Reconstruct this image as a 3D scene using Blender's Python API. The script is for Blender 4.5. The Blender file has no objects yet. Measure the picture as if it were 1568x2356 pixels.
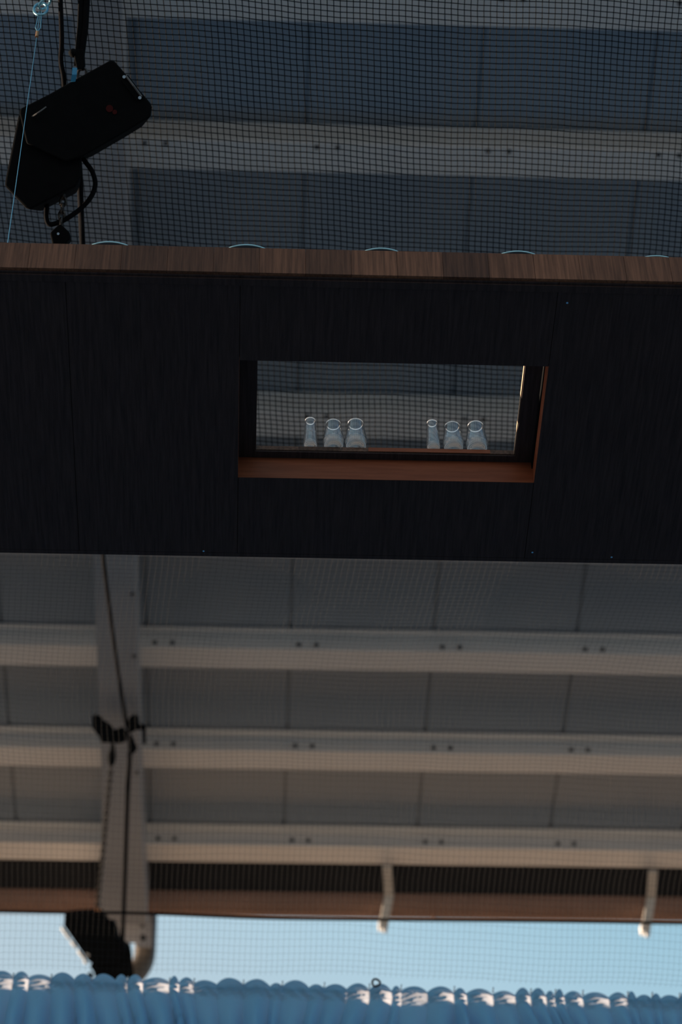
import bpy, bmesh, math, random
from mathutils import Vector, Matrix
random.seed(7)
scene = bpy.context.scene
C = scene.collection

# ------------------------------------------------------------------ camera, sky, sun, exposure
CAM_H = 1.6                                   # eye height above the ground
PITCH, YAW, ROLL = 0.80690, 0.05136, -0.01909 # looking steeply up
fw = Vector((math.sin(YAW)*math.cos(PITCH), math.cos(YAW)*math.cos(PITCH), math.sin(PITCH)))
ri = Vector((math.cos(YAW), -math.sin(YAW), 0)); up = ri.cross(fw)
RI = ri*math.cos(ROLL) + up*math.sin(ROLL)
UP = -ri*math.sin(ROLL) + up*math.cos(ROLL)
cam = bpy.data.cameras.new('camera'); cam_ob = bpy.data.objects.new('camera', cam); C.objects.link(cam_ob)
cam.sensor_fit = 'VERTICAL'; cam.sensor_height = 36; cam.lens = 85
cam.clip_start = 0.05; cam.clip_end = 500
mrot = Matrix((RI, UP, -fw)).transposed().to_4x4()
cam_ob.matrix_world = Matrix.Translation((0, 0, CAM_H)) @ mrot
cam.dof.use_dof = True; cam.dof.focus_distance = 8.75; cam.dof.aperture_fstop = 2.0
scene.camera = cam_ob
FPX = 85/36*2356
def ray(x, y): return (x-784)/FPX*RI - (y-1178)/FPX*UP + fw
O = Vector((0, 0, CAM_H))
def at(x, y, d): return O + ray(x, y)*d                    # survey: point of the photo at axial distance d
def on_y(x, y, Y): r = ray(x, y); return O + r*(Y/r.y)     # ... on the vertical plane y = Y
def on_z(x, y, Z): r = ray(x, y); return O + r*((Z-CAM_H)/r.z)

w = bpy.data.worlds.new('sky'); scene.world = w; w.use_nodes = True
nt = w.node_tree; nt.nodes.clear()
out = nt.nodes.new('ShaderNodeOutputWorld'); bg = nt.nodes.new('ShaderNodeBackground')
tc = nt.nodes.new('ShaderNodeTexCoord'); sep = nt.nodes.new('ShaderNodeSeparateXYZ')
ramp = nt.nodes.new('ShaderNodeValToRGB')
SKY = [(0.0, (0.62, 0.55, 0.50)), (0.18, (0.60, 0.62, 0.63)), (0.56, (0.47, 0.61, 0.70)),
       (0.61, (0.43, 0.62, 0.735)), (0.69, (0.30, 0.54, 0.68)), (1.0, (0.10, 0.28, 0.48))]
el = ramp.color_ramp.elements
el[0].position = SKY[0][0]; el[0].color = SKY[0][1]+(1,)
el[1].position = SKY[1][0]; el[1].color = SKY[1][1]+(1,)
for p, c in SKY[2:]:
    e = el.new(p); e.color = c+(1,)
mx = nt.nodes.new('ShaderNodeMath'); mx.operation = 'MULTIPLY_ADD'; mx.inputs[1].default_value = 0.45
nt.links.new(tc.outputs['Generated'], sep.inputs[0])
nt.links.new(sep.outputs['X'], mx.inputs[0]); nt.links.new(sep.outputs['Z'], mx.inputs[2])
nt.links.new(mx.outputs[0], ramp.inputs[0])
nt.links.new(ramp.outputs[0], bg.inputs[0]); bg.inputs[1].default_value = 1.0
nt.links.new(bg.outputs[0], out.inputs[0])

sun = bpy.data.lights.new('sun', 'SUN'); sun.energy = 14.0; sun.angle = math.radians(0.35)
sun.color = (1.0, 0.76, 0.55)
sun_ob = bpy.data.objects.new('sun', sun); C.objects.link(sun_ob)
SUN_DIR = Vector((0.86, -0.30, -0.052)).normalized()       # low evening sun from beyond the curtain, on the left
sun_ob.rotation_euler = SUN_DIR.to_track_quat('-Z', 'Y').to_euler()

scene.view_settings.view_transform = 'Standard'; scene.view_settings.look = 'None'
scene.view_settings.gamma = 1.0; scene.view_settings.use_curve_mapping = False
scene.view_settings.exposure = 0.0
scene.cycles.max_bounces = 10; scene.cycles.transmission_bounces = 10; scene.cycles.transparent_max_bounces = 12
scene.cycles.use_denoising = True

# ------------------------------------------------------------------ materials
def nodes(m):
    m.use_nodes = True
    return m.node_tree, m.node_tree.nodes['Principled BSDF']
def plain(name, col, rough=0.6, metal=0.0, var=0.15, scale=6.0, spec=0.5, bump=0.0, stretch=(1,1,1)):
    m = bpy.data.materials.new(name); t, b = nodes(m)
    b.inputs['Roughness'].default_value = rough; b.inputs['Metallic'].default_value = metal
    b.inputs['Specular IOR Level'].default_value = spec
    co = t.nodes.new('ShaderNodeTexCoord'); mp = t.nodes.new('ShaderNodeMapping'); mp.inputs['Scale'].default_value = stretch
    n = t.nodes.new('ShaderNodeTexNoise'); n.inputs['Scale'].default_value = scale; n.inputs['Detail'].default_value = 5
    mixn = t.nodes.new('ShaderNodeMix'); mixn.data_type = 'RGBA'
    mixn.inputs['A'].default_value = tuple(c*(1-var) for c in col)+(1,)
    mixn.inputs['B'].default_value = tuple(min(1, c*(1+var)) for c in col)+(1,)
    t.links.new(co.outputs['Object'], mp.inputs[0]); t.links.new(mp.outputs[0], n.inputs['Vector'])
    t.links.new(n.outputs['Fac'], mixn.inputs['Factor']); t.links.new(mixn.outputs['Result'], b.inputs['Base Color'])
    if bump:
        bp = t.nodes.new('ShaderNodeBump'); bp.inputs['Strength'].default_value = bump; bp.inputs['Distance'].default_value = 0.004
        t.links.new(n.outputs['Fac'], bp.inputs['Height']); t.links.new(bp.outputs[0], b.inputs['Normal'])
    return m
def wood(name, dark, light, axis, rough=0.55, plank=None, spec=0.12, fine=60):
    """grain stretched along an axis (0 x, 1 y, 2 z); plank = (axis, width) changes tone board by board"""
    m = bpy.data.materials.new(name); t, b = nodes(m)
    b.inputs['Roughness'].default_value = rough; b.inputs['Specular IOR Level'].default_value = spec
    co = t.nodes.new('ShaderNodeTexCoord'); mp = t.nodes.new('ShaderNodeMapping')
    s = [fine, fine, fine]; s[axis] = 2.2; mp.inputs['Scale'].default_value = s
    n = t.nodes.new('ShaderNodeTexNoise'); n.inputs['Scale'].default_value = 2.0; n.inputs['Detail'].default_value = 8; n.inputs['Roughness'].default_value = 0.65
    t.links.new(co.outputs['Object'], mp.inputs[0]); t.links.new(mp.outputs[0], n.inputs['Vector'])
    r = t.nodes.new('ShaderNodeValToRGB'); r.color_ramp.elements[0].position = 0.36; r.color_ramp.elements[1].position = 0.66
    r.color_ramp.elements[0].color = dark+(1,); r.color_ramp.elements[1].color = light+(1,)
    t.links.new(n.outputs['Fac'], r.inputs[0]); col = r.outputs[0]
    if plank:
        ax, wd = plank
        sp = t.nodes.new('ShaderNodeSeparateXYZ'); t.links.new(co.outputs['Object'], sp.inputs[0])
        dv = t.nodes.new('ShaderNodeMath'); dv.operation = 'DIVIDE'; dv.inputs[1].default_value = wd
        fl = t.nodes.new('ShaderNodeMath'); fl.operation = 'FLOOR'
        wn = t.nodes.new('ShaderNodeTexWhiteNoise'); wn.noise_dimensions = '1D'
        t.links.new(sp.outputs[ax], dv.inputs[0]); t.links.new(dv.outputs[0], fl.inputs[0]); t.links.new(fl.outputs[0], wn.inputs['W'])
        mr = t.nodes.new('ShaderNodeMapRange'); mr.inputs['To Min'].default_value = 0.62; mr.inputs['To Max'].default_value = 1.3
        t.links.new(wn.outputs['Value'], mr.inputs['Value'])
        hs = t.nodes.new('ShaderNodeHueSaturation'); t.links.new(mr.outputs[0], hs.inputs['Value']); t.links.new(col, hs.inputs['Color'])
        col = hs.outputs[0]
    t.links.new(col, b.inputs['Base Color'])
    bp = t.nodes.new('ShaderNodeBump'); bp.inputs['Strength'].default_value = 0.25; bp.inputs['Distance'].default_value = 0.001
    t.links.new(n.outputs['Fac'], bp.inputs['Height']); t.links.new(bp.outputs[0], b.inputs['Normal'])
    return m
M = {}
M['ground']  = plain('grey concrete', (0.150, 0.184, 0.215), 0.9, var=0.25, scale=0.6)
M['bounce_slab'] = plain('unseen terracotta bounce slab', (0.92, 0.46, 0.24), 0.9, var=0.2, scale=1.5)
M['dark_wall'] = plain('dark unseen wall', (0.05, 0.05, 0.05), 0.9)
M['panel']   = plain('roof panel coating', (0.38, 0.42, 0.46), 0.40, 0.5, var=0.05, scale=0.8)
M['steel']   = plain('painted roof steel', (0.84, 0.80, 0.75), 0.45, 0.2, var=0.06, scale=3)
M['rafter']  = plain('rafter paint', (0.34, 0.33, 0.33), 0.5, var=0.06, scale=3)
M['trim']    = plain('near-black eave strip', (0.022, 0.022, 0.023), 0.8, spec=0.1)
M['gutter']  = plain('bronze gutter metal', (0.24, 0.135, 0.095), 0.62, 0.1, var=0.2, scale=4)
M['bolt']    = plain('dull bolt steel', (0.10, 0.10, 0.10), 0.5, 0.4)
M['bracket'] = plain('grey bracket steel', (0.52, 0.50, 0.46), 0.5, 0.2)
M['pipe']    = plain('weathered bronze pipe', (0.11, 0.09, 0.07), 0.5, 0.2)
M['white']   = plain('white plastic', (0.8, 0.8, 0.78), 0.5, var=0.03)
M['wall']    = plain('unseen wall', (0.5, 0.48, 0.45), 0.9, scale=2)
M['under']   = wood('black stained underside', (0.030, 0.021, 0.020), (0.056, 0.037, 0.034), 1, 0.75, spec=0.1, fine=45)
M['top']     = wood('walnut boards', (0.060, 0.033, 0.022), (0.16, 0.088, 0.058), 1, 0.5, plank=(0, 0.157))
M['fascia']  = wood('walnut fascia', (0.090, 0.038, 0.019), (0.190, 0.082, 0.043), 2, 0.5, plank=(0, 0.157))
M['sun_edge_wood'] = wood('board edge paled for sun', (0.34, 0.25, 0.17), (0.46, 0.35, 0.25), 1, 0.6, fine=30)  # this one edge is paled so the sun strip reads bright
M['lining']  = wood('reddish brown lining', (0.20, 0.058, 0.026), (0.27, 0.083, 0.038), 0, 0.5, fine=30)
M['black']   = plain('black cabinet paint', (0.006, 0.0065, 0.007), 0.85, var=0.3, scale=30, spec=0.03)
M['rubber']  = plain('black cable rubber', (0.007, 0.007, 0.008), 0.85, spec=0.03)
M['logo']    = plain('red badge', (0.05, 0.006, 0.006), 0.6, spec=0.1)
M['chrome']  = plain('galvanised wire', (0.75, 0.80, 0.82), 0.22, 1.0, var=0.05)
M['wire']    = plain('thin steel wire', (0.22, 0.42, 0.50), 0.35, 1.0, var=0.05)
M['chain']   = plain('dark chain steel', (0.06, 0.055, 0.05), 0.35, 0.8)
M['copper']  = plain('copper ferrule', (0.6, 0.28, 0.12), 0.35, 0.9)
M['blue']    = plain('blue sling webbing', (0.02, 0.22, 0.40), 0.6)
M['plate']   = plain('dark glazed stoneware', (0.03, 0.04, 0.05), 0.3, var=0.1)
M['rim']     = plain('rim coloured as sky reflection', (0.45, 0.80, 0.88), 0.15, var=0.03)  # blue of the reflected sky put into the rim colour
M['net_black'] = plain('black net twine', (0.008, 0.009, 0.010), 0.9, spec=0.05)
M['net_pale']  = plain('pale net twine', (0.045, 0.045, 0.045), 0.9, spec=0.02)

m = bpy.data.materials.new('drinking glass'); t, b = nodes(m)
b.inputs['Base Color'].default_value = (1, 1, 1, 1); b.inputs['Roughness'].default_value = 0.02
b.inputs['Transmission Weight'].default_value = 1.0; b.inputs['IOR'].default_value = 1.48
hz = t.nodes.new('ShaderNodeBsdfTranslucent'); hz.inputs[0].default_value = (0.9, 0.9, 0.9, 1)   # faint white mixed in to brighten the glass
mg = t.nodes.new('ShaderNodeMixShader'); mg.inputs[0].default_value = 0.003
t.links.new(b.outputs[0], mg.inputs[1]); t.links.new(hz.outputs[0], mg.inputs[2]); t.links.new(mg.outputs[0], t.nodes['Material Output'].inputs[0])
M['glass'] = m
m = bpy.data.materials.new('glint rim glass'); t, b = nodes(m)  # rough rim bead added so the glass edges catch bright glints
b.inputs['Base Color'].default_value = (1, 1, 1, 1); b.inputs['Roughness'].default_value = 0.22
b.inputs['Transmission Weight'].default_value = 0.8; b.inputs['IOR'].default_value = 1.5
M['glass_rim'] = m
m = bpy.data.materials.new('curtain cloth'); t, b = nodes(m)
b.inputs['Base Color'].default_value = (0.165, 0.60, 0.98, 1); b.inputs['Roughness'].default_value = 0.75
tr = t.nodes.new('ShaderNodeBsdfTranslucent'); tr.inputs[0].default_value = (0.62, 0.62, 0.66, 1)
mixs = t.nodes.new('ShaderNodeMixShader'); mixs.inputs[0].default_value = 0.46
t.links.new(b.outputs[0], mixs.inputs[1]); t.links.new(tr.outputs[0], mixs.inputs[2])
t.links.new(mixs.outputs[0], t.nodes['Material Output'].inputs[0])
M['cloth'] = m

# ------------------------------------------------------------------ mesh helpers
def link(name, bm, m, parent=None, smooth=False, bevel=0.0):
    bmesh.ops.recalc_face_normals(bm, faces=bm.faces)
    me = bpy.data.meshes.new(name); bm.to_mesh(me); bm.free()
    me.materials.append(M[m] if isinstance(m, str) else m)
    if smooth:
        me.polygons.foreach_set('use_smooth', [True]*len(me.polygons))
    o = bpy.data.objects.new(name, me); C.objects.link(o)
    if parent: 
        o.parent = parent; o.matrix_parent_inverse = Matrix.Translation(-parent.location)
    if bevel:
        bv = o.modifiers.new('bevel', 'BEVEL'); bv.width = bevel; bv.segments = 2; bv.limit_method = 'ANGLE'
    return o
def thing(name, label, cat, loc, group=None):
    o = bpy.data.objects.new(name, None); C.objects.link(o); o.location = loc
    o.empty_display_size = 0.1
    return tag(o, label, cat, group)
def tag(o, label, cat, group=None):
    o['label'] = label; o['category'] = cat
    if group: o['group'] = group
    return o
def struct(o): o['kind'] = 'structure'; return o
def box(bm, a, b):
    vs = [bm.verts.new((x, y, z)) for x in (a[0], b[0]) for y in (a[1], b[1]) for z in (a[2], b[2])]
    for f in ((0,1,3,2), (4,6,7,5), (0,4,5,1), (2,3,7,6), (0,2,6,4), (1,5,7,3)):
        bm.faces.new([vs[i] for i in f])
def extrude_x(bm, prof, x0, x1, caps=True):
    """profile [(y,z)...] swept from x0 to x1"""
    A = [bm.verts.new((x0, y, z)) for y, z in prof]; B = [bm.verts.new((x1, y, z)) for y, z in prof]
    n = len(prof)
    for i in range(n): bm.faces.new((A[i], A[(i+1) % n], B[(i+1) % n], B[i]))
    if caps: bm.faces.new(A); bm.faces.new(B[::-1])
def tube(bm, pts, r, n=8, closed=False, caps=True):
    pts = [Vector(p) for p in pts]; N = len(pts); rings = []
    rad = r if isinstance(r, (list, tuple)) else [r]*N
    ref = None
    for i, p in enumerate(pts):
        if closed: d = pts[(i+1) % N]-pts[i-1]
        else: d = pts[min(i+1, N-1)]-pts[max(i-1, 0)]
        d.normalize()
        if ref is None: ref = d.orthogonal().normalized()
        ref = (ref - d*ref.dot(d)).normalized(); q = d.cross(ref)
        rings.append([bm.verts.new(p+(ref*math.cos(2*math.pi*k/n)+q*math.sin(2*math.pi*k/n))*rad[i]) for k in range(n)])
    for i in range(N if closed else N-1):
        a, b_ = rings[i], rings[(i+1) % N]
        for k in range(n): bm.faces.new((a[k], a[(k+1) % n], b_[(k+1) % n], b_[k]))
    if caps and not closed and n > 2:
        bm.faces.new(rings[0][::-1]); bm.faces.new(rings[-1])
def lathe(bm, prof, n=48, c=(0,0,0)):
    c = Vector(c); rings = []
    for r, z in prof:
        if r < 1e-6: rings.append([bm.verts.new(c+Vector((0,0,z)))])
        else: rings.append([bm.verts.new(c+Vector((r*math.cos(2*math.pi*k/n), r*math.sin(2*math.pi*k/n), z))) for k in range(n)])
    for a, b_ in zip(rings, rings[1:]):
        for k in range(n):
            k2 = (k+1) % n
            if len(a) == 1 and len(b_) == 1: continue
            if len(a) == 1: bm.faces.new((a[0], b_[k2], b_[k]))
            elif len(b_) == 1: bm.faces.new((a[k], a[k2], b_[0]))
            else: bm.faces.new((a[k], a[k2], b_[k2], b_[k]))
def prism(bm, px, d, depth):
    """a cabinet with the seen outline px at axial distance d, extruded straight away by depth"""
    A = [bm.verts.new(at(x, y, d)) for x, y in px]; cen = sum((at(x, y, d) for x, y in px), Vector())/len(px)
    B = [bm.verts.new(cen+(at(x, y, d)-cen)*0.78+fw*depth) for x, y in px]
    n = len(px)
    for i in range(n): bm.faces.new((A[i], A[(i+1) % n], B[(i+1) % n], B[i]))
    bm.faces.new(A[::-1]); bm.faces.new(B)
def catmull(pts, sub=8):
    P = [Vector(p) for p in pts]; P = [2*P[0]-P[1]]+P+[2*P[-1]-P[-2]]; o = []
    for i in range(1, len(P)-2):
        for k in range(sub):
            u = k/sub; a, b_, c, d = P[i-1:i+3]
            o.append(0.5*((2*b_)+(c-a)*u+(2*a-5*b_+4*c-d)*u*u+(3*b_-a-3*c+d)*u**3))
    o.append(P[-2]); return o
def lerp_tab(tab, x):
    if x <= tab[0][0]: return tab[0][1]
    for (a, va), (b_, vb) in zip(tab, tab[1:]):
        if x <= b_:
            u = (x-a)/(b_-a); u = u*u*(3-2*u); return va+(vb-va)*u
    return tab[-1][1]

# ------------------------------------------------------------------ setting: ground, unseen light blockers and bounce slab, roof
H = CAM_H
bm = bmesh.new(); box(bm, (-60, -60, -0.2), (60, 70, 0)); struct(link('floor', bm, 'ground'))
bm = bmesh.new(); box(bm, (-7, 15.6, H+9.17), (9, 23, H+9.25)); struct(link('floor_bounce', bm, 'bounce_slab'))  # unseen slab added beyond the eave to bounce warm light on the roof
bm = bmesh.new(); box(bm, (-6.9, 15.75, 0), (8.9, 22.9, H+9.168)); struct(link('wall_bounce_base', bm, 'dark_wall'))  # unseen dark block added under the slab to limit its bounce
def wire_z(x): return H+6.935-0.0228*x                      # line of the curtain wire, reused by the unseen sun blocker behind it
bm = bmesh.new(); rw = random.Random(5); SH = 3.07             # unseen, added wall: uneven top, piers and rail shape the curtain's sun patches
xw = -9.0
while xw < 6:
    wd = rw.uniform(.03, .10); xc = xw+SH
    hh = wire_z(xc)+.186-.088+rw.uniform(-.035, .035)
    if -0.28 < xc < 0.17 or xc > 1.88 or -0.98 < xc < -0.90: hh += .25
    box(bm, (xw, 10.90, 0), (xw+wd, 11.02, hh)); xw += wd
vs = [bm.verts.new((x, y, wire_z(x+SH)+.192+dz)) for x in (-9, 6) for y in (10.90, 10.98) for dz in (0, .12)]
for f in ((0,1,3,2), (4,6,7,5), (0,4,5,1), (2,3,7,6), (0,2,6,4), (1,5,7,3)): bm.faces.new([vs[i] for i in f])
struct(link('wall_sun_blocker', bm, 'wall'))

ROOF_Y0, ROOF_Y1 = 6.2, 14.44
def roof_z(y, base): return H+base-0.065*y           # gentle fall towards the eave
bm = bmesh.new()
PW = 0.984; X0 = 0.256
for i in range(-9, 9):                                # sandwich panels with open joints
    a, b_ = X0+i*PW+0.011, X0+(i+1)*PW-0.011
    extrude_x(bm, [(ROOF_Y0, roof_z(ROOF_Y0, 12.2)), (ROOF_Y1, roof_z(ROOF_Y1, 12.2)), (ROOF_Y1, roof_z(ROOF_Y1, 12.22)), (ROOF_Y0, roof_z(ROOF_Y0, 12.22))], a, b_)
extrude_x(bm, [(ROOF_Y0, roof_z(ROOF_Y0, 12.222)), (ROOF_Y1, roof_z(ROOF_Y1, 12.222)), (ROOF_Y1, roof_z(ROOF_Y1, 12.32)), (ROOF_Y0, roof_z(ROOF_Y0, 12.32))], X0-9*PW, X0+9*PW)
struct(link('ceiling', bm, 'panel'))
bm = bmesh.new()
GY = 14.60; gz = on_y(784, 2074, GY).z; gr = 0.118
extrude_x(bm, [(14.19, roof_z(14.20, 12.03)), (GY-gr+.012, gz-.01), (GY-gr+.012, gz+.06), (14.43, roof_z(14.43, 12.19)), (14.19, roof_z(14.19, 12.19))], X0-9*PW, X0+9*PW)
struct(link('trim_1', bm, 'trim'))  # near-black strip from the last beam down to the gutter

PUR = [(7.282, 'topmost roof beam, crossing the upper edge of the photo behind the black net'),
       (8.250, 'pale roof beam behind the black net, just above the row of plates'),
       (9.225, 'roof beam mostly hidden behind the raised table, above its opening'),
       (10.195, 'blurred roof beam seen through the table opening behind the glasses'),
       (11.205, 'roof beam hidden behind the far edge of the raised table'),
       (12.217, 'first full roof beam below the table, dull grey brown'),
       (13.198, 'middle roof beam below the table, level with the black clamps, tan underside'),
       (14.185, 'lowest roof beam before the eave, brightest tan underside')]
for k, (y1, lab) in enumerate(PUR):
    root = thing('roof_beam', lab, 'beam', (0, y1-0.1, roof_z(y1, 12.0)), 'roof beams')
    zb = roof_z(y1, 12.0); xa, xb = X0-9*PW, X0+9*PW; y0 = y1-0.2; ym = y1-0.1; h = 0.2-0.002
    prof = [(y0, zb), (y1, zb), (y1, zb+.013), (ym+.005, zb+.013), (ym+.005, zb+h-.013), (y1, zb+h-.013), (y1, zb+h), (y0, zb+h), (y0, zb+h-.013), (ym-.005, zb+h-.013), (ym-.005, zb+.013), (y0, zb+.013)]
    bm = bmesh.new(); extrude_x(bm, prof, xa, xb); link('beam_profile', bm, 'steel', root)
    for s in range(-1, 3):
        for dx in (0.06, 0.18):
            bx = X0+s*PW+dx
            if k in (2, 4): continue
            bm = bmesh.new()
            if k < 4: tube(bm, [(bx, y0+0.02, zb+0.001), (bx, y0+0.02, zb-0.012)], 0.014, 6)
            else: tube(bm, [(bx, ym-0.004, zb+0.125), (bx, ym-0.022, zb+0.125)], 0.016, 6)
            link('bolt', bm, 'bolt', root)

rafter = root = thing('roof_rafter', 'grey steel rafter running down the left side under the roof beams', 'rafter', (-0.89, 10.5, roof_z(10.5, 11.64)))
RB = 11.64
bm = bmesh.new(); k = RB/11.95
def rz(y, b): return roof_z(y, b)
A = [(6.3, -1.05*k, -0.775*k), (12.9, -1.05*k, -0.78*k), (13.6, -1.07*k, -0.775*k), (14.45, -1.125*k, -0.755*k)]
rows = []
for y, xa, xb in A:
    rows.append([bm.verts.new(v) for v in ((xa, y, rz(y, RB)), (xb, y, rz(y, RB)), (xb, y, rz(y, 11.995)), (xa, y, rz(y, 11.995)))])
for a, b_ in zip(rows, rows[1:]):
    for i in range(4): bm.faces.new((a[i], a[(i+1) % 4], b_[(i+1) % 4], b_[i]))
bm.faces.new(rows[0]); bm.faces.new(rows[-1][::-1])
link('beam_profile', bm, 'rafter', root)
for i in range(4):
    y = 11.2+0.55*i
    bm = bmesh.new(); tube(bm, [(-0.80*k, y, rz(y, RB)+.001), (-0.80*k, y, rz(y, RB)-0.012)], 0.014, 6); link('bolt', bm, 'bolt', root)

# gutter with its straps
gutter = root = thing('roof_gutter', 'brown metal half-round gutter along the eave above the strip of sky', 'gutter', (0, GY, gz-gr))
prof = [(GY+gr*math.cos(a), gz+gr*math.sin(a)) for a in [math.radians(170+200*i/20) for i in range(21)]]
inn = [(GY+(gr-.006)*math.cos(a), gz+(gr-.006)*math.sin(a)) for a in [math.radians(370-200*i/20) for i in range(21)]]
bm = bmesh.new(); extrude_x(bm, prof+inn, X0-9*PW, X0+9*PW); link('trough', bm, 'gutter', root, smooth=False)
bm = bmesh.new(); extrude_x(bm, [(GY+(gr+.004)*math.cos(a), gz+(gr+.004)*math.sin(a)) for a in [math.radians(170+200*i/20) for i in range(21)]]+prof[::-1], 1.375, 1.40)
link('joint_seam', bm, 'gutter', root)
for (xs, ys) in (((890, 894, 881), (1992, 2062, 2134)), ((1501, 1497, 1484), (2003, 2066, 2144))):
    P = [on_y(xs[0], ys[0], 14.05), on_y(xs[1], ys[1], 14.40), on_y(xs[2], ys[2], 14.56)]
    bm = bmesh.new()
    for a, b_ in zip(P, P[1:]):
        d = (b_-a).normalized(); sx = Vector((0.034, 0, 0)); nn = d.cross(Vector((1, 0, 0))).normalized()*0.008
        vs = [bm.verts.new(p+s*sx+q*nn) for p in (a, b_+d*0.006) for s in (-1, 1) for q in (-1, 1)]
        for f in ((0,1,3,2), (4,6,7,5), (0,4,5,1), (2,3,7,6), (0,2,6,4), (1,5,7,3)): bm.faces.new([vs[i] for i in f])
    st = link('gutter_strap', bm, 'bracket', root, bevel=0.003); st['label'] = 'pale bent strap under the gutter'
    bm = bmesh.new(); c = P[2]+Vector((-0.022, 0.0, 0.02)); box(bm, c-Vector((.014, .03, .035)), c+Vector((.014, .03, .03)))
    e = link('end_clip', bm, 'white', st, bevel=0.006); e['label'] = 'white clip'
    bm = bmesh.new(); c = P[2]+Vector((0.012, 0.0, -0.022)); box(bm, c-Vector((.018, .02, .015)), c+Vector((.018, .02, .01)))
    e = link('end_clip', bm, 'white', st, bevel=0.006); e['label'] = 'white clip'

# plate, downpipe at the rafter's end
bm = bmesh.new()
a = [on_y(x, y, 14.62) for x, y in ((258, 2085), (348, 2085), (349, 2178), (313, 2176), (312, 2166), (299, 2166), (299, 2205), (262, 2190))]
vs = [bm.verts.new(p) for p in a]+[bm.verts.new(p+Vector((0, 0.02, 0))) for p in a]
bm.faces.new(vs[:8]); bm.faces.new(vs[8:][::-1])
for i in range(8): bm.faces.new((vs[i], vs[8+i], vs[8+(i+1) % 8], vs[(i+1) % 8]))
box(bm, (-1.0*k, 14.44, rz(14.45, RB)+.17), (-0.80*k, 14.63, rz(14.45, RB)+.3))
ep = link('end_plate', bm, 'rafter', rafter); ep['label'] = 'grey steel end plate with two dark bolts'
for px in ((327, 2129), (329, 2160)):
    p = on_y(*px, 14.62); bm = bmesh.new(); tube(bm, [p, p+Vector((0, -0.03, 0))], 0.019, 6); e = link('bolt', bm, 'trim', ep)
    e['label'] = 'dark bolt head'
bm = bmesh.new()
P = [on_y(x, y, 14.78) for x, y in ((338, 2070), (337, 2120), (335, 2160), (333, 2195), (327, 2218), (313, 2238), (292, 2254))]
tube(bm, catmull(P, 6), 0.078, 20)
e = link('downpipe', bm, 'pipe', gutter, smooth=True); e['label'] = 'grey bronze downpipe elbow curving left beside the lower speaker'

# ------------------------------------------------------------------ the raised table
TZ0, TZ1 = H+6.5, H+6.64
TX0, TX1, TY0, TY1 = -2.6, 3.4, 5.1025, 6.4425
HX0, HX1, HY0, HY1 = -0.065, 1.025, 5.4905, 6.0525         # opening in the underside
SX0, SX1, SY0, SY1 = 0.000, 0.957, 5.545, 6.0195           # smaller opening in the boards
table = thing('suspended_table', 'long dark wooden table hung overhead with a rectangular opening in it', 'table', (0.4, 5.77, TZ0))
UT = 0.018
for a, b_ in (((TX0, TY0+.012), (-0.66, TY1)), ((-0.6585, TY0+.012), (HX0, TY1)), ((HX0+.0015, TY0+.012), (HX1-.0015, HY0)),
              ((HX0+.0015, HY1), (HX1-.0015, TY1)), ((HX1, TY0+.012), (TX1, TY1))):
    bm = bmesh.new(); box(bm, (a[0], a[1], TZ0), (b_[0], b_[1], TZ0+UT)); link('underside_panel', bm, 'under', table, bevel=0.001)
for a, b_ in (((HX0-.02, HY1, TZ0+UT+.0005), (HX1+.02, HY1+.02, TZ0+.111)), ((HX0-.02, HY0-.02, TZ0+UT+.0005), (HX1+.02, HY0, TZ0+.111)),
              ((HX0-.02, HY0, TZ0+UT+.0005), (HX0, HY1, TZ0+.111)), ((HX1, HY0, TZ0+UT+.0005), (HX1+.02, HY1, TZ0+.076))):
    bm = bmesh.new(); box(bm, a, b_); e = link('opening_lining', bm, 'lining', table); e['label'] = 'reddish brown board lining the opening'
bm = bmesh.new(); box(bm, (HX1-.004, HY0, TZ0+.0765), (HX1+.02, HY1-.001, TZ0+.111)); link('shade_strip', bm, 'black', table)  # black strip added where sun would light the lining; shade in its colour
# thin reddish edge band on the cut edge of the underside panels
bm = bmesh.new(); box(bm, (HX0, HY1-.0012, TZ0+.001), (HX1, HY1-.0001, TZ0+UT+.004)); box(bm, (HX1-.0014, HY0, TZ0+.001), (HX1-.0001, HY1-.0012, TZ0+UT+.004))
e = link('edge_band', bm, 'lining', table); e['label'] = 'reddish brown edge band of the opening'
bm = bmesh.new()                                           # black carcass boards under the planks
zb0, zb1 = TZ0+.1115, TZ0+.119
for a, b_ in (((TX0, TY0+.02), (SX0-.002, TY1)), ((SX1+.002, TY0+.02), (TX1, TY1)), ((SX0-.002, TY0+.02), (SX1+.002, SY0-.002)), ((SX0-.002, SY1+.003), (SX1+.002, TY1))):
    box(bm, (a[0], a[1], zb0), (b_[0], b_[1], zb1))
link('carcass_board', bm, 'under', table)
bm = bmesh.new(); zt0, zt1 = TZ0+.1195, TZ1                # boards run front to back, one slab of planks
PB = 0.157
i0 = math.floor(TX0/PB); i1 = math.ceil(TX1/PB)
for i in range(i0, i1):
    a, b_ = max(TX0, i*PB+.0004), min(TX1, (i+1)*PB-.0004)
    lo, hi = max(a, SX0), min(b_, SX1)
    if lo < hi:
        if a < SX0: box(bm, (a, TY0+.021, zt0), (SX0, TY1, zt1))
        if b_ > SX1: box(bm, (SX1, TY0+.021, zt0), (b_, TY1, zt1))
        box(bm, (lo, TY0+.021, zt0), (hi, SY0, zt1)); box(bm, (lo, SY1, zt0), (hi, TY1, zt1))
    else: box(bm, (a, TY0+.021, zt0), (b_, TY1, zt1))
link('tabletop', bm, 'top', table)
bm = bmesh.new(); box(bm, (SX1-.0016, SY0, zt0), (SX1-.0002, SY1, zt1-.0005)); e = link('board_edge', bm, 'sun_edge_wood', table); e['label'] = 'board edge at the right of the opening, coloured pale for sunlight'
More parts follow.
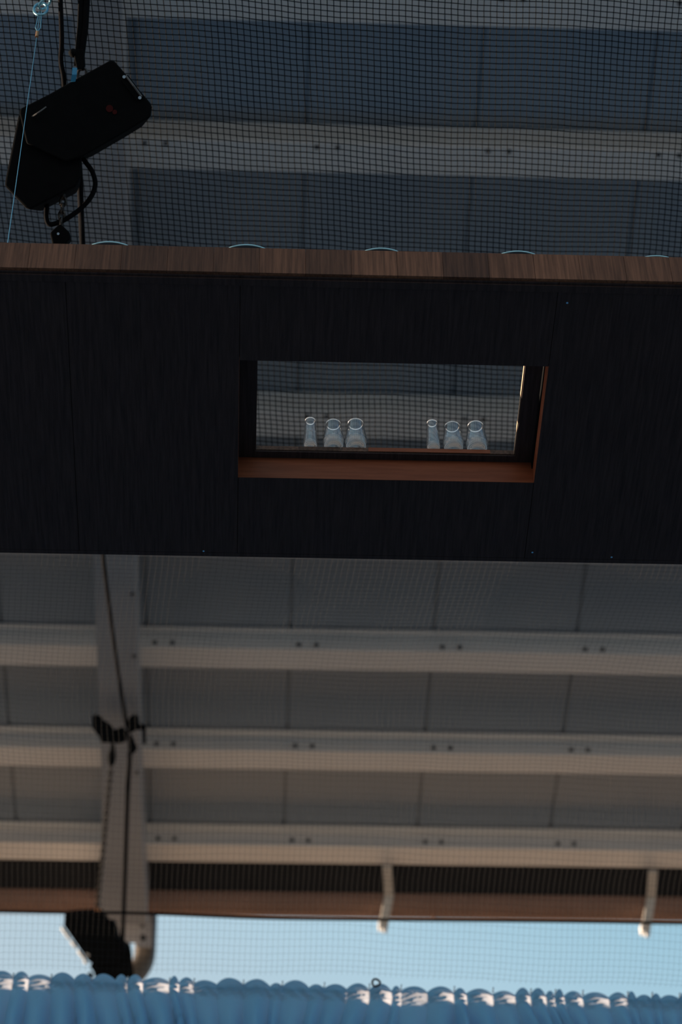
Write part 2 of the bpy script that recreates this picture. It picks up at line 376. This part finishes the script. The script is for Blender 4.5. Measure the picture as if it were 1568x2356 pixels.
bm = bmesh.new(); box(bm, (0.415, SY1-.0016, zt0), (0.868, SY1-.0002, zt1-.0005)); e = link('board_edge', bm, 'lining', table); e['label'] = 'orange brown edge of the middle boards behind the opening'
bm = bmesh.new()
for i in range(i0, i1):
    a, b_ = max(TX0, i*PB+.0006), min(TX1, (i+1)*PB-.0006)
    box(bm, (a, TY0, TZ0+.004), (b_, TY0+.02, TZ1))
link('fascia_board', bm, 'fascia', table)
bm = bmesh.new(); box(bm, (TX0, TY1+.001, TZ0), (TX1, TY1+.02, TZ1)); link('back_board', bm, 'under', table)
bm = bmesh.new()
box(bm, (TX0, TY0+.022, TZ0-.006), (TX1, TY0+.05, TZ0-.0005)); link('edge_batten', bm, 'under', table)
for px, py in ((1224, 1270), (1406, 1281), (468, 1267), (1304, 696)):
    p = on_z(px, py, TZ0); bm = bmesh.new(); tube(bm, [p, p-Vector((0, 0, .0025))], 0.004, 8); e = link('screw_head', bm, 'chrome', table)

# suspension wire at the table's front left
p0 = on_y(18, 556, 5.113); p0.z = TZ1
root = thing('suspension_wire', 'thin pale blue steel wire rising from the front left of the table', 'wire', p0)
top = p0+Vector((0, 0, 0.82)); top = Vector((p0.x, p0.y, on_y(92, 30, p0.y).z))
bm = bmesh.new(); tube(bm, [p0, top-Vector((0, 0, .0))], 0.0014, 6); link('wire_rope', bm, 'wire', root)
bm = bmesh.new(); cz = on_y(90, 85, p0.y).z; q0 = Vector((p0.x, p0.y, cz+.035))
bm.free(); bm = bmesh.new(); tube(bm, [q0-Vector((0, 0, .035)), q0], 0.0062, 8); e = link('ferrule', bm, 'copper', root); e['label'] = 'copper ferrule'
bm = bmesh.new()
tube(bm, [q0, q0+Vector((.010, 0, .03)), top+Vector((.004, 0, .01)), top+Vector((-.004, 0, .01)), q0+Vector((-.010, 0, .03)), q0], 0.0018, 6); link('thimble_loop', bm, 'wire', root)
bm = bmesh.new()
ring = [top+Vector((0.026*math.cos(a), 0, 0.028+0.042*math.sin(a))) for a in [2*math.pi*i/24 for i in range(24)]]
tube(bm, ring, 0.0055, 8, closed=True); link('carabiner', bm, 'wire', root, smooth=True)
bm = bmesh.new()
ring = [top+Vector((0.012+0.02*math.cos(a), 0.02*math.sin(a), 0.068+0.025*math.cos(a))) for a in [2*math.pi*i/20 for i in range(20)]]
tube(bm, ring, 0.005, 8, closed=True); tube(bm, [top+Vector((0.0, 0, 0.09)), top+Vector((0, 0, 3.3))], 0.0025, 6); link('upper_wire', bm, 'wire', root, smooth=True)

# ------------------------------------------------------------------ plates
pl_labels = ['leftmost plate rim over the table edge, in front of the grey rafter', 'second plate rim from the left above the table edge',
             'plate rim above the table edge nearest the middle of the photo', 'second plate rim from the right above the table edge',
             'rightmost plate rim above the table edge, cut by the photo border']
def plate_bm():
    bm = bmesh.new(); R = 0.135
    lathe(bm, [(0, .004), (.06, .004), (.075, .006), (.10, .012), (R-.012, .0215), (R-.003, .0245), (R, .0235), (R-.002, .021), (.10, .008), (.08, .0015), (.074, 0), (.070, 0), (.068, .002), (0, .002)], 96)
    return bm
base = None
for (x, y), lab in zip(((-0.516, 5.107), (-0.044, 5.107), (0.421, 5.1095), (0.896, 5.109), (1.378, 5.116)), pl_labels):
    o = bpy.data.objects.new('dinner_plate', None); C.objects.link(o); o.empty_display_size = 0.1
    if base is None:
        body = base = link('dish', plate_bm(), 'plate', smooth=True)
        bm = bmesh.new(); tube(bm, [(0.1335*math.cos(a), 0.1335*math.sin(a), .0236) for a in [2*math.pi*q/96 for q in range(96)]], 0.0028, 10, closed=True)
        rim = link('rim', bm, 'rim', smooth=True); rim['label'] = 'rim coloured as sky reflection'
    else:
        body = base.copy(); C.objects.link(body); rim = rim.copy(); C.objects.link(rim)
    body.parent = o; rim.parent = o
    o.location = (x, y+0.135, TZ1+.0005); tag(o, lab, 'plate', 'plates along the front of the table')

# ------------------------------------------------------------------ glasses
def glass_bm(h, rmax, rrim, rbase, zmax):
    t = 0.0022
    prof = []
    n = 18
    def R(z):
        if z < zmax:
            u = z/zmax; return rbase+(rmax-rbase)*math.sqrt(max(0, 1-(1-.72*u)**2))/math.sqrt(1-.28**2)
        u = (z-zmax)/(h-zmax); return rmax+(rrim-rmax)*(0.75*u+0.25*u*u*(3-2*u)*1.0)
    zs = sorted([h*i/n for i in range(n+1)]+[zmax-.0012, zmax-.0004, zmax+.0004, zmax+.0012])      # a shoulder where the bowl meets the cone
    outer = [(R(z), z) for z in zs]
    tb = 0.011
    innr = [(max(0, R(z)-t), z) for z in sorted([h-(h-tb-.004)*i/n for i in range(n+1)]+[zmax-.0012, zmax-.0004, zmax+.0004, zmax+.0012], reverse=True)]
    prof = [(0, 0.003), (rbase*.7, 0.002), (rbase*.92, 0.0)] + outer[0:] + [(rrim-t*.5, h+.0007)] + innr + [(innr[-1][0]*.75, tb), (0, tb-.001)]
    bm = bmesh.new(); lathe(bm, prof, 56); return bm
kinds = {'thin': glass_bm(0.154, 0.0258, 0.0192, 0.014, 0.030), 'medium': glass_bm(0.138, 0.0394, 0.0280, 0.022, 0.044), 'large': glass_bm(0.144, 0.0420, 0.0290, 0.023, 0.044)}
src = {}
for kind, x, y, lab in (('thin', 0.201, 6.029, 'narrow clear glass at the left of the left trio on the table'),
                        ('medium', 0.287, 6.030, 'middle clear tumbler of the left trio on the table'),
                        ('large', 0.371, 6.031, 'widest clear tumbler at the right of the left trio'),
                        ('thin', 0.659, 6.029, 'narrow clear glass at the left of the right trio on the table'),
                        ('medium', 0.734, 6.030, 'middle clear tumbler of the right trio on the table'),
                        ('large', 0.822, 6.031, 'rightmost wide clear tumbler, nearest the sunlit edge of the opening')):
    if kind not in src:
        o = link('drinking_glass', kinds[kind], 'glass', smooth=True)
        hh, rr = {'thin': (0.154, 0.0192), 'medium': (0.138, 0.0280), 'large': (0.144, 0.0290)}[kind]
        bm = bmesh.new(); tube(bm, [((rr-.001)*math.cos(a), (rr-.001)*math.sin(a), hh+.0012) for a in [2*math.pi*q/56 for q in range(56)]], 0.0013, 8, closed=True)
        rim = link('rim', bm, 'glass_rim', smooth=True); src[kind] = (o, rim)
    else:
        o = src[kind][0].copy(); C.objects.link(o); rim = src[kind][1].copy(); C.objects.link(rim)
    rim.parent = o
    o.location = (x, y, TZ1+.0004); tag(o, lab, 'glass', 'clear glasses on the table')

# ------------------------------------------------------------------ nets
def net(name, mat, xr, yr, cell, r, ztab, rot, label, sag=0.0, shear=None):
    bm = bmesh.new(); step = 0.05
    cx, cy = (xr[0]+xr[1])/2, (yr[0]+yr[1])/2
    def P(u, v):
        x = u + (shear(v) if shear else 0); y = v
        dx, dy = x-cx, y-cy
        x2 = cx+dx*math.cos(rot)+dy*math.sin(rot); y2 = cy-dx*math.sin(rot)*-1+dy*math.cos(rot)
        z = H+lerp_tab(ztab, y2)+sag*(0.5*math.sin(1.9*x2+0.7*y2)+0.3*math.sin(4.3*x2-2.1*y2+1)+0.2*math.sin(9*x2+3*y2))
        return Vector((x2+0.0008*math.sin(40*v+7*u), y2+0.0008*math.sin(37*u+5*v), z))
    nx = int((xr[1]-xr[0])/cell); ny = int((yr[1]-yr[0])/cell)
    sx = int((xr[1]-xr[0])/step); sy = int((yr[1]-yr[0])/step)
    for i in range(nx+1):
        u = xr[0]+i*cell
        tube(bm, [P(u, yr[0]+(yr[1]-yr[0])*k/sy) for k in range(sy+1)], r, 3, caps=False)
    for j in range(ny+1):
        v = yr[0]+j*cell
        tube(bm, [P(xr[0]+(xr[1]-xr[0])*k/sx, v) for k in range(sx+1)], r, 3, caps=False)
    return tag(link(name, bm, mat), label, 'net')
net('safety_net', 'net_black', (-1.9, 2.5), (4.5, 7.5), 0.0262, 0.0022,
    [(4.4, 8.36), (5.2, 8.35), (6.3, 8.24), (7.3, 8.14), (8, 8.12)], 0.062, 'black square-mesh net stretched above the table, upper half of the photo', sag=0.03)
net('pale_net', 'net_pale', (-1.9, 3.1), (7.28, 9.79), 0.0265, 0.00045,
    [(6.5, 7.50), (7.56, 7.56), (8.2, 7.62), (8.9, 7.52), (9.35, 7.24), (9.82, 6.94)], 0.02, 'fine pale net below the roof between the table and the curtain', sag=0.02,
    shear=lambda v: -0.12*max(0, min(v, 8.5)-7.4)-0.06*max(0, v-9.0))

# ------------------------------------------------------------------ curtain on its wire
CY = 9.83
rnd = random.Random(3)
knots = [-7.0]; 
while knots[-1] < 5.2: knots.append(knots[-1]+rnd.choice([0.045, 0.06, 0.075, 0.09, 0.11, 0.13]))
amps = [rnd.uniform(0.016, 0.042) for _ in knots]; skew = [rnd.uniform(-0.12, 0.12) for _ in knots]; bumps = [rnd.uniform(0.010, 0.036) for _ in knots]
depth_t = [rnd.uniform(0.6, 1.3) for _ in knots]
import bisect
def fold(x, t):
    """t = 0 at the heading .. 1 far below"""
    x = x + 0.05*t*math.sin(3.1*x)
    i = max(0, min(len(knots)-2, bisect.bisect_right(knots, x)-1))
    u = (x-knots[i])/(knots[i+1]-knots[i])
    c = 0.5-0.5*math.cos(2*math.pi*u)
    return -(amps[i]*(0.55+3.4*t*depth_t[i]))*(c**0.4), bumps[i]*math.sin(math.pi*u)**0.7, i
NX = 2600; ZR = [0, .006, .012, .02, .03, .04, .05, .06, .07, .08, .09, .10, .115, .13, .15, .18, .22, .28, .36, .5, .8, 1.4, 2.6, 5.0, 8.2]
bm = bmesh.new(); prev = None
for i in range(NX+1):
    x = -6.9+11.9*i/NX; zt = wire_z(x); col = []
    for d in ZR:
        t = min(1, max(0, (d-.06)/.22))
        y, bmp, ki = fold(x, t)
        head = math.exp(-((d-.055)/.035)**2)
        y += head*0.016*math.sin(55*x+26*d*10+2*math.sin(9*x)) - 0.012*math.exp(-d/.012)*0 + 0.012*math.sin(1.3*x)
        col.append(bm.verts.new((x, CY+y+0.022, max(0.02, zt+bmp*math.exp(-d/.05)-d+0.004))))
    if prev:
        for a, b_, c, e in zip(prev, prev[1:], col[1:], col): bm.faces.new((a, b_, c, e))
    prev = col
curt = thing('curtain', 'pleated blue curtain hanging along the bottom edge of the photo', 'curtain', (0, CY, 0.02))
link('cloth', bm, 'cloth', curt, smooth=True)
for i, kx in enumerate(knots):
    if -1.45 < kx < 2.35 and i % 2 == 0:
        bm = bmesh.new(); zc = wire_z(kx)+.004
        ring = [Vector((kx+0.004*math.sin(a)*.4, CY+0.0165*math.cos(a)*.6, zc+0.0145*math.sin(a))) for a in [2*math.pi*q/14 for q in range(14)]]
        tube(bm, ring, 0.0034, 6, closed=True); e = link('curtain_hook', bm, 'chrome', curt, smooth=True)
bm = bmesh.new(); tube(bm, [(-7.2+.2*i, CY+0.05, wire_z(-7.2+.2*i)) for i in range(62)], 0.006, 8)
tag(link('curtain_wire', bm, 'rubber'), 'black wire along the top of the blue curtain', 'wire')
pr = on_y(865, 2261, CY-.03); bm = bmesh.new()
tube(bm, [pr+Vector((.019*math.cos(a), .004*math.sin(2*a), .021*math.sin(a))) for a in [2*math.pi*q/24 for q in range(24)]], 0.0055, 8, closed=True)
tag(link('steel_ring', bm, 'chain', smooth=True), 'small dark ring standing up from the curtain top in the middle', 'ring')

# ------------------------------------------------------------------ upper left speaker and its rigging
D1 = 9.25
root = thing('loudspeaker', 'large black angled loudspeaker hanging at upper left in front of the rafter', 'speaker', at(180, 470, D1+.2))
bm = bmesh.new(); prism(bm, [(45, 250), (112, 216), (165, 186), (254, 137), (264, 140), (346, 236), (350, 246), (347, 268), (295, 300), (190, 361), (150, 372), (60, 330), (44, 262)], D1, 0.27)
link('cabinet', bm, 'black', root, bevel=0.008)
bm = bmesh.new(); prism(bm, [(42, 262), (188, 361), (186, 405), (176, 428), (140, 446), (68, 483), (58, 478), (10, 428), (12, 410)], D1+.02, 0.26)
link('cabinet', bm, 'black', root, bevel=0.008)
# recessed handle with two bright screws, badge, side trim
a, b_ = at(286, 178, D1-.004), at(322, 226, D1-.004); bm = bmesh.new()
d = (b_-a).normalized(); q = d.cross(fw)*0.016
vs = [bm.verts.new(p) for p in (a+q, b_+q, b_-q, a-q)]+[bm.verts.new(p-fw*.006) for p in (a+q, b_+q, b_-q, a-q)]
for f in ((0,1,2,3), (7,6,5,4), (0,4,5,1), (1,5,6,2), (2,6,7,3), (3,7,4,0)): bm.faces.new([vs[i] for i in f])
hd = link('handle_plate', bm, 'black', root, bevel=0.002)
bm = bmesh.new(); tube(bm, [a+q*.5-fw*.008, (a+b_)/2+q*.5-fw*.022, b_+q*.5-fw*.008], 0.004, 8); e = link('handle', bm, 'bolt', hd); e['label'] = 'grey strap handle'
for p in (a, b_):
    bm = bmesh.new(); tube(bm, [p-fw*.006, p-fw*.012], 0.0065, 8); e = link('screw', bm, 'chrome', hd); e['label'] = 'bright screw'
bm = bmesh.new(); c = at(252, 250, D1); tube(bm, [c, c-fw*.004], 0.014, 12); c = at(264, 258, D1); tube(bm, [c, c-fw*.004], 0.009, 12)
e = link('badge', bm, 'logo', root); e['label'] = 'faint red badge'
bm = bmesh.new(); tube(bm, catmull([at(74, 268, D1-.006), at(90, 258, D1-.02), at(106, 246, D1-.006)], 6), 0.003, 6); e = link('rigging_pin', bm, 'bolt', root)

root = thing('rigging_arm', 'black twin-bar rigging arm holding the upper speaker from above', 'rigging', at(176, 170, D1+.1))
bm = bmesh.new(); tube(bm, [at(176, 152, D1+.1), at(184, 60, D1+.1), at(190, -120, D1+.1)], 0.011, 8); link('bar', bm, 'black', root)
bm = bmesh.new(); tube(bm, [at(184, 152, D1+.1), at(196, 60, D1+.1), at(206, -120, D1+.1)], 0.013, 8); link('bar', bm, 'black', root)
bm = bmesh.new(); prism(bm, [(170, 128), (176, 112), (192, 112), (194, 145), (190, 160), (176, 160)], D1+.05, 0.08); link('clamp_block', bm, 'black', root, bevel=.004)
bm = bmesh.new(); c = at(168, 122, D1+.06); lathe(bm, [(0, -.016), (.012, -.014), (.018, 0), (.012, .014), (0, .016)], 16, c); link('clamp_knob', bm, 'black', root, smooth=True)
bm = bmesh.new(); tube(bm, [at(190, 172, D1+.1)+RI*.018*math.cos(a)+UP*.026*math.sin(a) for a in [2*math.pi*i/16 for i in range(16)]], 0.006, 8, closed=True)
e = link('shackle', bm, 'chain', root, smooth=True)
bm = bmesh.new(); p = [at(172, 156, D1), at(171, 172, D1-.01), at(168, 188, D1)]
for a, b_ in zip(p, p[1:]):
    vs = [bm.verts.new(v+s*RI*.009+tt*fw*.003) for v in (a, b_) for s in (-1, 1) for tt in (-1, 1)]
    for f in ((0,1,3,2), (4,6,7,5), (0,4,5,1), (2,3,7,6), (0,2,6,4), (1,5,7,3)): bm.faces.new([vs[i] for i in f])
e = link('sling', bm, 'blue', root); e['label'] = 'short blue webbing sling'

bm = bmesh.new(); tube(bm, catmull([at(136, -120, D1+.1), at(139, 0, D1+.1), at(142, 90, D1+.1), at(140, 140, D1+.1), at(146, 175, D1+.1), at(148, 215, D1+.15)], 6), 0.0095, 8)
tag(link('hanging_cable', bm, 'rubber', smooth=True), 'black cable dropping from the top edge to the upper speaker', 'cable')
bm = bmesh.new(); tube(bm, catmull([at(185, 355, D1+.2), at(196, 372, D1+.1), at(212, 395, D1+.1), at(219, 425, D1+.1), at(208, 455, D1+.1), at(182, 483, D1+.1), at(150, 505, D1+.1), at(128, 514, D1+.1), at(113, 516, D1+.1), at(107, 503, D1+.1), at(107, 480, D1+.12), at(110, 452, D1+.2)], 6), 0.0095, 10)
tag(link('cable_loop', bm, 'rubber', smooth=True), 'black cable looping below the upper speaker on its right', 'cable')

def chain_bm(a, b_, link_len, r):
    bm = bmesh.new(); L = (b_-a).length; n = max(2, int(L/(link_len*.72))); d = (b_-a)/n
    dn = d.normalized(); s1 = dn.cross(fw).normalized(); s2 = dn.cross(s1)
    for i in range(n):
        c = a+d*(i+.5); s = s1 if i % 2 else s2
        tube(bm, [c+dn*link_len*.5*math.cos(q)+s*link_len*.3*math.sin(q) for q in [2*math.pi*k/12 for k in range(12)]], r, 6, closed=True)
    return bm
root = thing('chain_hoist', 'black hoist block under the upper speaker, just above the table edge', 'hoist', at(137, 570, D1+.1))
link('chain', chain_bm(at(147, 440, D1+.1), at(140, 520, D1+.1), 0.036, 0.006), 'chain', root)
bm = bmesh.new(); prism(bm, [(114, 536), (128, 522), (138, 514), (147, 522), (160, 534), (162, 548), (152, 560), (152, 600), (118, 600), (119, 558)], D1+.04, 0.11); hb = link('hoist_body', bm, 'black', root, bevel=.006)
bm = bmesh.new(); c = at(134, 538, D1+.036); tube(bm, [c, c-fw*.004], 0.005, 8); e = link('screw', bm, 'chrome', hb)

bm = bmesh.new()
tube(bm, catmull([at(180, 355, D1+.3), at(183, 400, D1+.3), at(186, 480, D1+.4), at(190, 570, D1+.7), at(205, 850, 10.3), at(220, 1080, 11.3), at(228, 1180, 12.6), at(238, 1290, 13.8), at(262, 1480, 15.2), at(283, 1620, 16.0), at(292, 1672, 16.3)], 8), 0.0125, 10)
tag(link('power_cable', bm, 'rubber', smooth=True), 'long black cable running down the rafter from upper speaker to the clamps', 'cable')

# ------------------------------------------------------------------ clamps and lower left speaker
D2 = 15.9
root = thing('beam_clamp', 'cluster of black beam clamps on the rafter below the table', 'clamp', at(268, 1720, D2))
bm = bmesh.new(); prism(bm, [(211, 1648), (218, 1643), (226, 1646), (230, 1656), (248, 1666), (262, 1682), (268, 1702), (262, 1710), (232, 1709), (226, 1694), (212, 1676)], D2, 0.16); link('jaw', bm, 'black', root, bevel=.006)
bm = bmesh.new(); prism(bm, [(262, 1678), (284, 1672), (294, 1690), (292, 1706), (270, 1712), (258, 1706)], D2+.02, 0.12); link('crosspiece', bm, 'black', root, bevel=.006)
bm = bmesh.new(); prism(bm, [(297, 1650), (304, 1644), (317, 1646), (318, 1670), (336, 1670), (336, 1680), (312, 1680), (303, 1686), (292, 1690), (290, 1664)], D2, 0.14); link('jaw', bm, 'black', root, bevel=.006)
bm = bmesh.new(); tube(bm, [at(331, 1672, D2+.05), at(332, 1712, D2+.05)], 0.012, 8); link('clamp_lever', bm, 'black', root)
bm = bmesh.new(); prism(bm, [(294, 1690), (302, 1688), (310, 1708), (317, 1722), (308, 1734), (300, 1738), (293, 1722)], D2, 0.06); link('pulley', bm, 'black', root, bevel=.006)
bm = bmesh.new(); tube(bm, [at(259, 1708, D2+.05), at(259, 1724, D2+.05), at(257, 1738, D2+.05), at(256, 1752, D2+.05), at(255, 1764, D2+.05)], [0.010, .018, .030, .026, .010], 14); link('pulley', bm, 'black', root, smooth=True)

D3 = 16.6
root = thing('loudspeaker', 'small black loudspeaker hanging in the sky strip above the curtain, left', 'speaker', at(240, 2262, D3))
bm = bmesh.new(); prism(bm, [(148, 2100), (152, 2096), (226, 2092), (243, 2113), (262, 2146), (290, 2186), (280, 2215), (222, 2222), (203, 2212), (146, 2130)], D3, 0.28); link('cabinet', bm, 'black', root, bevel=.006)
bm = bmesh.new(); prism(bm, [(236, 2122), (246, 2114), (257, 2116), (266, 2136), (270, 2164), (303, 2190), (306, 2225), (310, 2266), (224, 2266), (214, 2236), (206, 2224), (230, 2180)], D3+.03, 0.26); link('cabinet', bm, 'black', root, bevel=.006)
for a, b_ in (((141, 2133), (161, 2161)), ((163, 2164), (176, 2181)), ((179, 2186), (196, 2208)), ((193, 2210), (200, 2217))):
    A_, B_ = at(*a, D3+.05), at(*b_, D3+.05); bm = bmesh.new()
    tube(bm, [A_, A_+(B_-A_)*.1, A_+(B_-A_)*.9, B_], [.006, .011, .011, .006], 10); e = link('front_strip', bm, 'white', root, smooth=True); e['label'] = 'white sunlit strip'
bm = bmesh.new(); prism(bm, [(186, 2256), (208, 2234), (214, 2240), (211, 2266), (186, 2266)], D3+.05, 0.05); link('yoke', bm, 'black', root, bevel=.004)
bm = bmesh.new(); prism(bm, [(197, 2192), (206, 2196), (204, 2202), (196, 2198)], D3-.01, 0.01); link('badge', bm, 'bracket', root)
root = thing('hoist_chain', 'dark steel chain hanging from the clamps to the lower speaker', 'chain', at(228, 2098, D3-.02))
link('chain', chain_bm(at(255, 1764, D2+.05), at(224, 2092, D3-.02), 0.046, 0.0055), 'chain', root)
bm = bmesh.new(); p = at(225, 2096, D3-.03); tube(bm, [p+RI*.012*math.cos(a)+UP*.017*math.sin(a) for a in [2*math.pi*i/14 for i in range(14)]], 0.006, 8, closed=True); link('shackle', bm, 'copper', root, smooth=True)
bm = bmesh.new(); tube(bm, catmull([at(299, 1730, D2+.05), at(293, 1830, D2+.15), at(288, 1980, D2+.35), at(283, 2120, D2+.6), at(279, 2215, D2+.75)], 6), 0.0165, 10)
tag(link('speaker_cable', bm, 'rubber', smooth=True), 'thick black cable dropping from the clamps behind the lower speaker', 'cable')
bm = bmesh.new(); tube(bm, catmull([at(-260, 2091, 14.6), at(100, 2099, 14.6), at(320, 2101, 14.6), at(600, 2112, 14.6), at(900, 2116, 14.6), at(1300, 2120, 14.6), at(1568, 2124, 14.6), at(1900, 2130, 14.6)], 6), 0.0095, 8)
tag(link('tension_cable', bm, 'rubber', smooth=True), 'thin black cable stretched along the eave just above the sky', 'cable')
